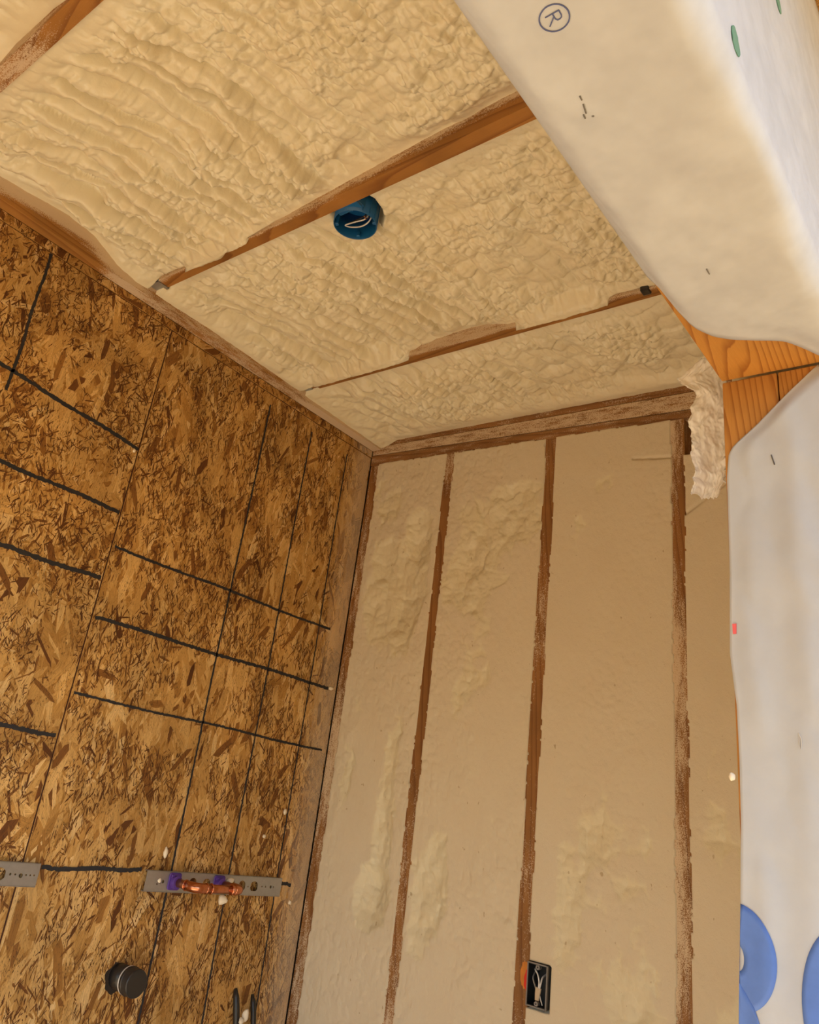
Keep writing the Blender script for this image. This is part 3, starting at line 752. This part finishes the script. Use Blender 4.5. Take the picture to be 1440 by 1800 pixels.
# foam squeezed out under the loop
def blob(name, c, r, seed, mat, parent=None, stretch=(1, 1, 1), sub=2):
    bm = bmesh.new(); bmesh.ops.create_icosphere(bm, subdivisions=sub, radius=1); rr = random.Random(seed)
    ph = [rr.uniform(0, 6) for _ in range(6)]
    V = []
    for v in bm.verts:
        k = 1 + .22 * math.sin(3.1 * v.co.x + ph[0]) * math.sin(2.7 * v.co.y + ph[1]) + .16 * math.sin(5 * v.co.z + ph[2]) * math.cos(4 * v.co.x + ph[3])
        V.append((c[0] + v.co.x * r * k * stretch[0], c[1] + v.co.y * r * k * stretch[1], c[2] + v.co.z * r * k * stretch[2]))
    bm.verts.index_update(); F = [tuple(v.index for v in f.verts) for f in bm.faces]; bm.free()
    return obj(name, V, F, mat, parent, True)
for i, (x, y, z, r, st, lb) in enumerate([
    (.022, -.372, -1.580, .013, (1, 1.0, 1.0), 'cream foam blob squeezed out below the copper pipe'),
    (.018, -.352, -1.530, .008, (1, 1.6, .7), 'small foam smear on the steel bracket above the copper elbow'),
    (.020, -.612, -1.540, .0052, (.6, 1, 1), 'tiny foam crumb on the steel bracket left of the purple insert'),
    (.004, -.599, -1.473, .0085, (.7, .8, 1.5), 'white foam crumb on the marker line just above the steel bracket'),
    (.003, -.158, -1.331, .0070, (.7, 1, 1.2), 'white foam crumb on the rightmost marker line well above the bracket'),
    (.003, -.232, -1.407, .0055, (.7, 1, 1), 'white foam crumb above the right half of the bracket'),
    (.003, -.032, -.921, .0080, (.6, 1.3, .8), 'white foam crumb at the right end of the second marker line'),
    (.003, -.069, -1.585, .0060, (.6, 1, 1), 'white foam crumb below the right end of the bracket'),
    (.003, -1.029, -.445, .0040, (.6, 1, 1.3), 'tiny foam crumb at the upper part of the panel seam')]):
    tag(blob('foam_crumb', (x, y, z), r, i + 3, MAT['crumb'], None, st), lb, 'foam crumb', 'loose foam crumbs on the walls')

# drain stub with screw cap, over a dark patch painted as its ragged hole
dt = empty('drain_pipe', (.03, -.662, -1.795)); yd, zd = -.662, -1.762
MB().tube([(-.010, yd, zd), (.046, yd, zd)], .0290, 28).build('pipe', MAT['black'], dt, True)
MB().tube([(.0455, yd, zd), (.046, yd, zd), (.0490, yd, zd), (.0495, yd, zd)], [.029, .0332, .0332, .030], 28).build('joint_ring', MAT['ring'], dt, True)
cp = MB().tube([(.0495, yd, zd), (.050, yd, zd), (.058, yd, zd), (.0585, yd, zd), (.0790, yd, zd), (.0810, yd, zd)], [.029, .0332, .0332, .0320, .0320, .0300], 32)
bevel(cp.build('cap', MAT['black'], dt, True), .0006, 1)
for o in dt.children:
    for p in o.data.polygons: p.use_smooth = len(p.vertices) == 4
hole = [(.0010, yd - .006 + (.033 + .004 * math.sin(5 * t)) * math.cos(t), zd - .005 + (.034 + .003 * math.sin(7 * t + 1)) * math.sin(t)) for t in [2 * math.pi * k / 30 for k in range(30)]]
MB().prism(hole, (-.0008, 0, 0)).build('hole_shade', MAT['dark_gap'], p_right)  # thin dark disc on the panel painting the shade of the hole
tag(dt, 'short black drain pipe with a screw cap sticking out of the strand board', 'pipe')
# two black hoses drooping from the wall
def hose(y, z, dy, label, r=.0085):
    t = empty('black_hose', (.05, y, z - .30))
    pts = [(.0 + .055 * s ** .8, y + dy * s, z - .30 * s ** 1.1) for s in [k / 12 for k in range(13)]]
    MB().tube(pts, [r * .55, r * .9] + [r] * 11, 14).build('hose', MAT['black'], t, True)
    return tag(t, label, 'hose', 'black hoses low on the strand board')
ha = hose(-.237, -1.808, .02, 'left of the two black hoses on the strand board, with foam on it', .0095)
hb_ = hose(-.164, -1.826, .02, 'right of the two black hoses on the strand board, without foam lumps', .0085)
tag(blob('foam_crumb', (.034, -.212, -1.868), .013, 40, MAT['crumb'], None, (.7, .9, 1.25)), 'larger pale foam blob stuck on the left black hose', 'foam crumb', 'loose foam crumbs on the walls')
tag(blob('foam_crumb', (.040, -.232, -1.878), .009, 41, MAT['crumb'], None, (.8, .9, .9)), 'smaller round pale foam blob stuck on the left black hose', 'foam crumb', 'loose foam crumbs on the walls')

# ---- blue round ceiling box beside the middle joist
bx, by, bz, br, bh = .770, -1.060, .034, .0550, .078
bt = empty('ceiling_box', (bx, by, bz))
n = 40; V = []; F = []
prof = [(br - .0025, bz + bh - .003), (br - .0025, bz + .001), (br - .0018, bz), (br, bz), (br, bz + bh)]
for (r, z) in prof: V += [(bx + r * math.cos(2 * math.pi * k / n), by + r * math.sin(2 * math.pi * k / n), z) for k in range(n)]
for i in range(len(prof) - 1): F += [(i * n + k, i * n + (k + 1) % n, (i + 1) * n + (k + 1) % n, (i + 1) * n + k) for k in range(n)]
F += [tuple(range(n)), tuple((len(prof) - 1) * n + k for k in range(n))]
shell = obj('shell', V, F, MAT['blue'], bt, True)
for p in shell.data.polygons: p.use_smooth = len(p.vertices) == 4
for a in (.5, 2.1, 3.6, 5.2):
    mb = MB(); c, s = math.cos(a), math.sin(a)
    pts = [(bx + (br - .0028 - q) * c - w * s, by + (br - .0028 - q) * s + w * c, bz + .004) for q, w in ((0, -.006), (.009, -.004), (.009, .004), (0, .006))]
    bevel(mb.prism(pts, (0, 0, .045 if a in (.5, 3.6) else .012)).build('screw_boss', MAT['blue'], bt), .001, 1)
nb_ = MB()          # nailing bracket and ribs against the joist
nb_.box(bx - .020, bx + .048, by - br - .001, by - br + .020, bz + .010, bz + bh)
nb_.box(bx + .020, bx + .040, by - br + .018, by - br + .034, bz + .022, bz + bh)
nb_.box(bx + .045, bx + .049, by - br + .0, by - br + .045, bz + .016, bz + bh)
bevel(nb_.build('nail_bracket', MAT['blue'], bt), .0015, 1)
rb = MB()
for a in (-.55, -.2, .15, .5): rb.box(bx + (br + .0003) * math.cos(a) - .001, bx + (br + .0003) * math.cos(a) + .0018, by + br * math.sin(a) - .001, by + br * math.sin(a) + .001, bz + .004, bz + bh)
rb.build('rib', MAT['blue'], bt)
def wire(name, pts, r, mat, parent, n=8, sm=True):
    """smooth tube through control points (Catmull-Rom)"""
    P = [Vector(p) for p in pts]; P = [P[0] * 2 - P[1]] + P + [P[-1] * 2 - P[-2]]; out = []
    for i in range(1, len(P) - 2):
        for k in range(6):
            t = k / 6; a, b, c, d = P[i - 1], P[i], P[i + 1], P[i + 2]
            out.append(.5 * ((2 * b) + (c - a) * t + (2 * a - 5 * b + 4 * c - d) * t * t + (3 * b - a - 3 * c + d) * t ** 3))
    out.append(P[-2])
    return MB().tube(out, r, n).build(name, mat, parent, sm)
zw = bz + .012
wire('white_wire', [(bx + .036, by + .012, bz + .05), (bx + .030, by + .004, zw), (bx + .004, by - .002, zw - .004), (bx - .026, by - .006, zw - .004), (bx - .032, by + .002, zw), (bx - .022, by + .012, zw), (bx + .004, by + .020, zw - .002), (bx + .030, by + .018, zw + .004), (bx + .040, by + .016, bz + .05)], .0019, MAT['wire'], bt)
wire('black_wire', [(bx + .034, by + .008, bz + .05), (bx + .024, by + .004, zw + .01), (bx - .010, by + .002, zw + .006), (bx - .024, by + .004, zw + .008), (bx - .008, by + .012, zw + .01), (bx + .026, by + .014, zw + .012), (bx + .036, by + .02, bz + .05)], .0019, MAT['wire_black'], bt)
wire('bare_copper_wire', [(bx + .030, by + .006, zw - .001), (bx + .033, by + .000, zw - .004), (bx + .034, by - .008, zw - .003)], .0017, MAT['copper'], bt)
tag(bt, 'blue round plastic ceiling box with looped wires beside the joist', 'electrical box')

# ---- black outlet box on the third stud
ox0, ox1, oz0, oz1, oy, od = .7975, .8505, -1.668, -1.575, -.008, .062
ot = empty('outlet_box', ((ox0 + ox1) / 2, oy, oz0)); w = .0024
m = MB(); m.box(ox0, ox0 + w, oy, oy + od, oz0, oz1); m.box(ox1 - w, ox1, oy, oy + od, oz0, oz1); m.box(ox0 + w, ox1 - w, oy, oy + od, oz0, oz0 + w); m.box(ox0 + w, ox1 - w, oy, oy + od, oz1 - w, oz1); m.box(ox0, ox1, oy + od - w, oy + od, oz0, oz1)
m.build('shell', MAT['black_blue'], ot)
r_ = MB(); e = .0016
r_.box(ox0 - e, ox0 + .0012, oy - .001, oy + .006, oz0 - e, oz1 + e); r_.box(ox1 - .0012, ox1 + e, oy - .001, oy + .006, oz0 - e, oz1 + e)
r_.box(ox0, ox1, oy - .001, oy + .006, oz0 - e, oz0 + .0012); r_.box(ox0, ox1, oy - .001, oy + .006, oz1 - .0012, oz1 + e)
r_.build('rim', MAT['grey_rim'], ot)
xm = (ox0 + ox1) / 2
for z in (oz0 + .007, oz1 - .007):
    V, F = plate_with_holes(circle(xm, z, .0058, 14), [circle(xm, z, .0018, 8)], lambda a, b: (a, oy + .0005, b), (0, .012, 0))
    obj('screw_boss', V, F, MAT['grey_rim'], ot)
wire('white_wire', [(xm - .020, oy + .04, oz1 - .012), (xm - .012, oy + .012, oz1 - .014), (xm - .002, oy + .006, oz1 - .022), (xm + .003, oy + .006, oz1 - .038), (xm + .001, oy + .008, oz1 - .056)], .0021, MAT['wire'], ot)
wire('white_wire', [(xm + .008, oy + .04, oz1 - .02), (xm + .009, oy + .012, oz1 - .028), (xm + .008, oy + .007, oz1 - .040), (xm + .003, oy + .008, oz1 - .056)], .0021, MAT['wire'], ot)
wire('black_wire', [(xm - .020, oy + .03, oz1 - .020), (xm - .017, oy + .012, oz1 - .034), (xm - .008, oy + .010, oz1 - .052), (xm - .003, oy + .010, oz1 - .060)], .0021, MAT['grey_rim'], ot)
tp = [(xm - .006, oy + .005, oz1 - .050), (xm + .009, oy + .006, oz1 - .052), (xm + .006, oy + .006, oz1 - .066), (xm + .003, oy + .007, oz1 - .080), (xm - .007, oy + .006, oz1 - .080), (xm - .007, oy + .005, oz1 - .064)]
bevel(MB().prism(tp, (0, .006, 0)).build('tape_wrap', MAT['tape'], ot), .0015, 2)
wire('bare_end', [(xm + .004, oy + .010, oz1 - .066), (xm + .010, oy + .008, oz1 - .078), (xm + .014, oy + .007, oz1 - .086)], .0014, MAT['wire'], ot)
tag(ot, 'black plastic outlet box with taped wires beside the stud', 'electrical box')
# red and orange spray mark on the stud beside the outlet box
def mark(cx, cz, rx, rz, mat, yy, name, parent, label):
    lp = []
    for k in range(26):
        t = 2 * math.pi * k / 26; q = 1 + random.uniform(-.12, .12)
        lp.append((max(min(cx + rx * q * math.cos(t), .7968), .7575), yy, cz + rz * q * math.sin(t)))
    o = MB().prism(lp, (0, -.0004, 0)).build(name, mat, parent); o['label'] = label
mark(.785, -1.607, .012, .030, MAT['orange'], -.0004, 'paint_mark', studs[2], 'orange fringe of the spray mark')
mark(.793, -1.618, .009, .023, MAT['red'], -.0008, 'paint_mark', studs[2], 'red spray mark')

# ---- black block, painted dark of a hole in the joist nearest the far wall
kt = MB().box(1.262, 1.284, JY[2] - .046, JY[2] - .020, ZB - .006, ZB + .02).build('dark_hole_block', MAT['black'])
tag(bevel(kt, .003, 2), 'small black block as dark hole in the joist nearest the far wall, by the opening', 'clip')

# ---- house wrap: one sheet over header face and underside, one round the jamb
def surf(name, G, mat, parent, thick, label=None):
    G = np.asarray(G, float); n_, m_ = G.shape[:2]
    o = obj(name, G.reshape(-1, 3), grid_faces(n_, m_), mat, parent, True)
    s = o.modifiers.new('thickness', 'SOLIDIFY'); s.thickness = thick; s.offset = 0
    if label: o['label'] = label
    return o
ht = empty('house_wrap', (1.73, -1.8, ZH - .01))
# path across the wall thickness: up the inside a little, under the header, up the outside
YS = np.linspace(YL, YJ, 190)
cutx = [1.640, 1.655, 1.658, 1.664, 1.680, 1.710, 1.745, 1.773, 1.81, 2.2]; cuty = [-1.452, -1.425, -1.372, -1.336, -1.312, -1.293, -1.260, -1.222, -1.183, -1.183]
prof = []
r0 = .012
for k in range(6): prof.append((XR - .0035, ZH + .05 - .05 * k / 6 * .8))
for k in range(7):
    t = math.pi / 2 * k / 6; prof.append((XR - .0035 + r0 * (1 - math.cos(t)), ZH + .008 - r0 * math.sin(t)))
for k in range(1, 34): prof.append((XR + .009 + (XO - XR + .004 - .009 - .014) * k / 34, ZH - .0042))
for k in range(9):
    t = math.pi / 2 * k / 8; prof.append((XO - .010 + .0135 * math.sin(t), ZH + .012 - .0165 * math.cos(t)))
for k in range(1, 46): prof.append((XO + .0035, ZH + .012 + (.555) * k / 45))
prof = np.array(prof)
G = np.zeros((len(prof), len(YS), 3))
for i, (x, z) in enumerate(prof):
    yend = np.interp(x, cutx, cuty)
    if i < 7: yend = -1.452 - .02 * (6 - i) / 6
    if x > XO + .002: yend = min(.3, -1.183 + (z - ZH) * 3.0)
    ys = YL + (yend - YL) * np.linspace(0, 1, len(YS))
    G[i, :, 0] = x; G[i, :, 1] = ys; G[i, :, 2] = z
gx, gy, gz = G[..., 0].copy(), G[..., 1].copy(), G[..., 2].copy()
arcl = np.concatenate([[0], np.cumsum(np.hypot(*np.diff(prof, axis=0).T))])[:, None] * np.ones_like(gx)
wr1 = (fbm(arcl * 7 + gy * 3, gy * 5, 7, 3) - .5); wr2 = np.abs(fbm(arcl * 12 - gy * 9, gy * 6 + arcl * 5, 17, 3) - .5)
under = sstep(.0, .02, gx - XR) * sstep(XO + .004, XO - .02, gx)
G[..., 2] -= under * (.0065 + .011 * wr1 + .010 * (.18 - wr2)) .clip(.0005, .05)
outf = sstep(ZH + .01, ZH + .05, gz) * (gx > XO)
G[..., 0] += outf * (.002 + .006 * wr1 + .006 * (.18 - wr2)).clip(0, .02)
endc = sstep(.10, 0, (np.interp(gx, cutx, cuty) - gy)) * under
G[..., 2] -= endc * .004 * np.sin(gx * 60)
surf('wrap_sheet', G, MAT['wrap_thin'], ht, .0008)
tag(ht, 'white house wrap folded over the outside and underside of the opening header', 'house wrap', 'house wrap round the opening')
# printed registered mark on the underside
def soft_z(x, y):
    i = np.argmin((G[..., 0] - x) ** 2 + (G[..., 1] - y) ** 2 + (G[..., 2] > ZH + .006) * 9); return G.reshape(-1, 3)[i, 2]
def ring_mesh(cx, cy, z, r, w, n=40):
    V = []; F = []
    for k in range(n):
        c, s = math.cos(2 * math.pi * k / n), math.sin(2 * math.pi * k / n)
        for q in (r - w, r + w):
            for dz in (0, .0004): V.append((cx + q * c, cy + q * s, z + dz))
    for k in range(n):
        a = 4 * k; b = 4 * ((k + 1) % n); F += [(a, a + 2, b + 2, b), (a + 1, b + 1, b + 3, a + 3), (a, b, b + 1, a + 1), (a + 2, a + 3, b + 3, b + 2)]
    return V, F
def stroke(path, w, to3, off):
    """flat pen stroke along a 2D path"""
    mb = MB(); P = [Vector(p) for p in path]; Lf = []; Rt = []
    for i, p in enumerate(P):
        d = (P[min(i + 1, len(P) - 1)] - P[max(i - 1, 0)]).normalized(); n_ = Vector((-d.y, d.x))
        Lf.append(p + n_ * w / 2); Rt.append(p - n_ * w / 2)
    V = [to3(*p) for p in Lf + Rt]; k = len(P); V2 = [tuple(np.array(v) + np.array(off)) for v in V]
    F = [(i, i + 1, k + i + 1, k + i) for i in range(k - 1)]; F2 = [tuple(2 * k + j for j in f[::-1]) for f in F]
    mb.add(V + V2, F + F2); return mb


def on_under(x, y): return soft_z(x, y) - .0012
RC = (1.7107, -1.7906)
V, F = ring_mesh(RC[0], RC[1], 0, .0114, .00055)
V = [(x, y, on_under(x, y) + z) for x, y, z in V]
obj('registered_ring', V, F, MAT['ink_dark'], ht)
def reg3(u, v): x, y = RC[0] + v, RC[1] + u; return (x, y, on_under(x, y))
def letter(paths, w, name, mat, parent):
    mb = MB()
    for p in paths:
        m = stroke(p, w, reg3, (0, 0, .0004)); mb.add(m.v, m.f)
    return mb.build(name, mat, parent)
bowl = [(-.0040, .0056), (.0005, .0056), (.0022, .0049), (.0030, .0034), (.0028, .0016), (.0014, .0004), (-.0040, .0002)]
letter([[(-.0040, -.0058), (-.0040, .0060)], bowl, [(-.0012, .0002), (.0012, -.0024), (.0046, -.0060)]], .00095, 'printed_letter', MAT['ink_dark'], ht)
# green printed spots on the outside face, seen very obliquely
def spot(cy, cz, ry, rz, a):
    V = []; ca, sa = math.cos(a), math.sin(a)
    for k in range(24):
        t = 2 * math.pi * k / 24; u = ry * math.cos(t); v = rz * math.sin(t); y = cy + u * ca - v * sa; z = cz + u * sa + v * ca
        i = np.argmin((G[..., 1] - y) ** 2 + (G[..., 2] - z) ** 2 + (G[..., 0] < XO) * 9); V.append((G.reshape(-1, 3)[i, 0] + .0012, y, z))
    return MB().prism(V, (-.0006, 0, 0)).build('printed_spot', MAT['ink_green'], ht)
SPOTS = [spot(-1.671, -.667, .0125, .0105, -.8), spot(-1.500, -.428, .0125, .0105, -.8)]
for (x0, y0, x1, y1) in [(1.6966, -1.7147, 1.6963, -1.7100), (1.6957, -1.7060, 1.6940, -1.6965), (1.6915, -1.6965, 1.6912, -1.6920), (1.6965, -1.6910, 1.6985, -1.6900), (1.7140, -1.4447, 1.7138, -1.4350)]:
    a = (x0, y0, on_under(x0, y0) + .0004); b = (x1, y1, on_under(x1, y1) + .0004)
    MB().tube([a, b], .0007, 6).build('staple', MAT['staple'], ht)
tag(MB().tube([(1.6742, -1.330, ZH - .0012), (1.6742, -1.330, ZH + .004)], .0055, 10).build('nail_hole_dark', MAT['black']), 'tiny black disc painted as a dark nail hole at the wrap edge on the header underside', 'dark hole')  # black disc standing in for the dark inside a nail hole

# ---- wrap round the jamb
jt = empty('house_wrap', (1.73, YJ - .004, -1.9))
ez = [-2.72, -1.80, -1.50, -1.417, -1.31, -1.235, -1.17, -1.111, -1.053, -.95, -.877, -.830, -.799, -.788, -.765, -.724, -.700, -.684]
ex = [1.645, 1.643, 1.642, 1.643, 1.649, 1.6525, 1.6535, 1.653, 1.648, 1.6515, 1.652, 1.6525, 1.6555, 1.662, 1.689, 1.731, 1.757, 1.775]
def left_edge(z): return np.interp(z, ez, ex)
def jamb_y(x, z):
    x = np.asarray(x, float); z = np.asarray(z, float)
    w = (fbm(x * 9 + z * 2, z * 4, 77, 3) - .5) * .012 + (np.abs(fbm(x * 14 + z * 6, z * 5 - x * 9, 88, 3) - .5) - .15) * .010
    w = w + .004 * np.exp(-((x - 1.72 - .012 * np.sin(z * 5)) / .018) ** 2)
    e = sstep(0, .03, x - left_edge(z)) * sstep(XO + .004, XO - .02, x)
    return YJ - .0022 - np.clip(.005 + w, .0004, .05) * (.15 + .85 * e)
zs = np.concatenate([np.linspace(-2.72, -1.5, 40), np.linspace(-1.49, -.694, 150)])
G2 = np.zeros((len(zs), 62, 3))
for i, z in enumerate(zs):
    xl = left_edge(z); xs = np.linspace(xl, XO - .006, 46)
    G2[i, :46, 0] = xs; G2[i, :46, 1] = jamb_y(xs, np.full(46, z)); G2[i, :46, 2] = z
    for k in range(6):
        t = math.pi / 2 * (k + 1) / 6; G2[i, 46 + k] = (XO - .006 + .010 * math.sin(t), YJ - .0026 + .010 * (1 - math.cos(t)), z)
    for k in range(10): G2[i, 52 + k] = (XO + .004, YJ + .0075 + .008 * (k + 1) / 10, z)
surf('wrap_sheet', G2, MAT['wrap'], jt, .0008)
tag(jt, 'white house wrap with large blue letters covering the jamb of the opening', 'house wrap', 'house wrap round the opening')
def on_jamb(x, z): return (max(x, left_edge(z) + .0003), float(jamb_y(max(x, left_edge(z) + .0003), z)) - .0009, z)
def ringletter(cx, cz, rx, rz, ix, iz, icx, icz, extra=()):
    V = []; F = []; n = 56; m = 7
    for k in range(n):
        t = 2 * math.pi * k / n
        for j in range(m):
            f = j / (m - 1); ox, oz = cx + rx * math.cos(t), cz + rz * math.sin(t); nx, nz = icx + ix * math.cos(t), icz + iz * math.sin(t)
            V.append(on_jamb(nx + (ox - nx) * f, nz + (oz - nz) * f))
    for k in range(n):
        for j in range(m - 1): F.append((k * m + j, k * m + j + 1, ((k + 1) % n) * m + j + 1, ((k + 1) % n) * m + j))
    for quad in extra:
        b = len(V); N = 9
        a, b1, c, d = [Vector(q) for q in quad]
        for i in range(N):
            for j in range(N):
                p = (a.lerp(b1, i / (N - 1))).lerp(d.lerp(c, i / (N - 1)), j / (N - 1)); q = on_jamb(p.x, p.y); V.append((q[0], q[1] - .0002, q[2]))
        for i in range(N - 1):
            for j in range(N - 1): F.append((b + i * N + j, b + i * N + j + 1, b + (i + 1) * N + j + 1, b + (i + 1) * N + j))
    o = obj('printed_letter', V, F, MAT['ink'], jt, True)
    s_ = o.modifiers.new('thickness', 'SOLIDIFY'); s_.thickness = .0003; s_.offset = 0
    return o
ringletter(1.6445, -1.3585, .0375, .0480, .0062, .0118, 1.6445, -1.3600, [((1.640, -1.375), (1.6595, -1.4000), (1.690, -1.480), (1.640, -1.480))])
ringletter(1.7440, -1.3850, .0415, .0720, .016, .036, 1.7440, -1.3850)
for (x0, z0, x1, z1) in [(1.7065, -.8115, 1.7095, -.8250)]:
    a = on_jamb(x0, z0); b = on_jamb(x1, z1); MB().tube([a, b], .0008, 6).build('staple', MAT['staple'], jt)
tear = [(1.7150, -1.138), (1.7168, -1.143), (1.7172, -1.149), (1.7160, -1.154), (1.7150, -1.149), (1.7152, -1.143), (1.7150, -1.138)]
MB().tube([on_jamb(*p) for p in tear], .0006, 6).build('tear_edge', MAT['ring'], jt)
MB().prism([on_jamb(1.6522, -1.019), on_jamb(1.6570, -1.019), on_jamb(1.6565, -1.031), on_jamb(1.6525, -1.031)], (0, -.0006, 0)).build('tape_tab', MAT['pink'], jt)['label'] = 'small pink tape tab at the wrap edge'
tag(blob('foam_crumb', (1.6455, YJ - .004, -1.188), .0032, 60, MAT['crumb'], None, (1, .8, 1.4)), 'white foam crumb on the jamb edge beside the white house wrap', 'foam crumb', 'loose foam crumbs on the walls')

# ---- torn plastic film hanging at the inner top corner of the opening
tz = np.array([-.628, -.638, -.652, -.664, -.678, -.700, -.732, -.755, -.780, -.805, -.834])
tl = np.array([1.612, 1.598, 1.583, 1.588, 1.606, 1.603, 1.5955, 1.602, 1.599, 1.603, 1.596]); tr_ = np.array([1.634, 1.640, 1.644, 1.645, 1.645, 1.6445, 1.643, 1.6415, 1.640, 1.637, 1.632])
NT_, NS_ = 150, 60
S, T = np.meshgrid(np.linspace(0, 1, NS_), np.linspace(0, 1, NT_)); z3 = -.628 - .206 * T
l3 = np.interp(z3, tz[::-1], tl[::-1]) + .0075 * (fbm(T * 26, T * 0 + .3, 5, 3) - .5); r3 = np.interp(z3, tz[::-1], tr_[::-1]) + .004 * (fbm(T * 34, T * 0 + .7, 6, 3) - .5)
x3 = np.minimum(l3 + (r3 - l3) * S, 1.6475)
cr = np.abs(fbm(S * 3.5 + T * 2, T * 7 - S, 12, 3) - .5) * 2; cr2 = np.abs(fbm(S * 9, T * 20 + S * 4, 14, 3) - .5) * 2
y3 = -1.150 - .010 * np.sin(S * 4 + 2.5 * T) * (.3 + T) + .009 * (cr - .25) + .0015 * (cr2 - .25) + .010 * T
y3 = y3 + (np.abs(S - .5) * 2) ** 8 * .006 * (fbm(T * 60, S * 3, 19, 2) - .5)
zz3 = z3 - .013 * (fbm(S * 11, S * 0 + .5, 15, 3) - .5) * T ** 4 + .012 * (fbm(S * 6, S * 0 + .2, 16, 3) - .5) * (1 - T) ** 4
G3 = np.stack([x3, y3, zz3], -1)
ft = surf('plastic_film', G3, MAT['film'], None, .0006)
tag(ft, 'torn scrap of clear crumpled plastic film hanging at the top corner of the opening', 'plastic film')
edge = [tuple(G3[i, -1] + np.array([.003 + .004 * math.sin(i * .55), -.004, 0])) for i in range(40, 140, 3)]
tag(MB().tube(edge, .0012, 6).build('film_thread', MAT['ring'], None, True), 'thin curly plastic thread beside the torn film on the jamb edge', 'thread')
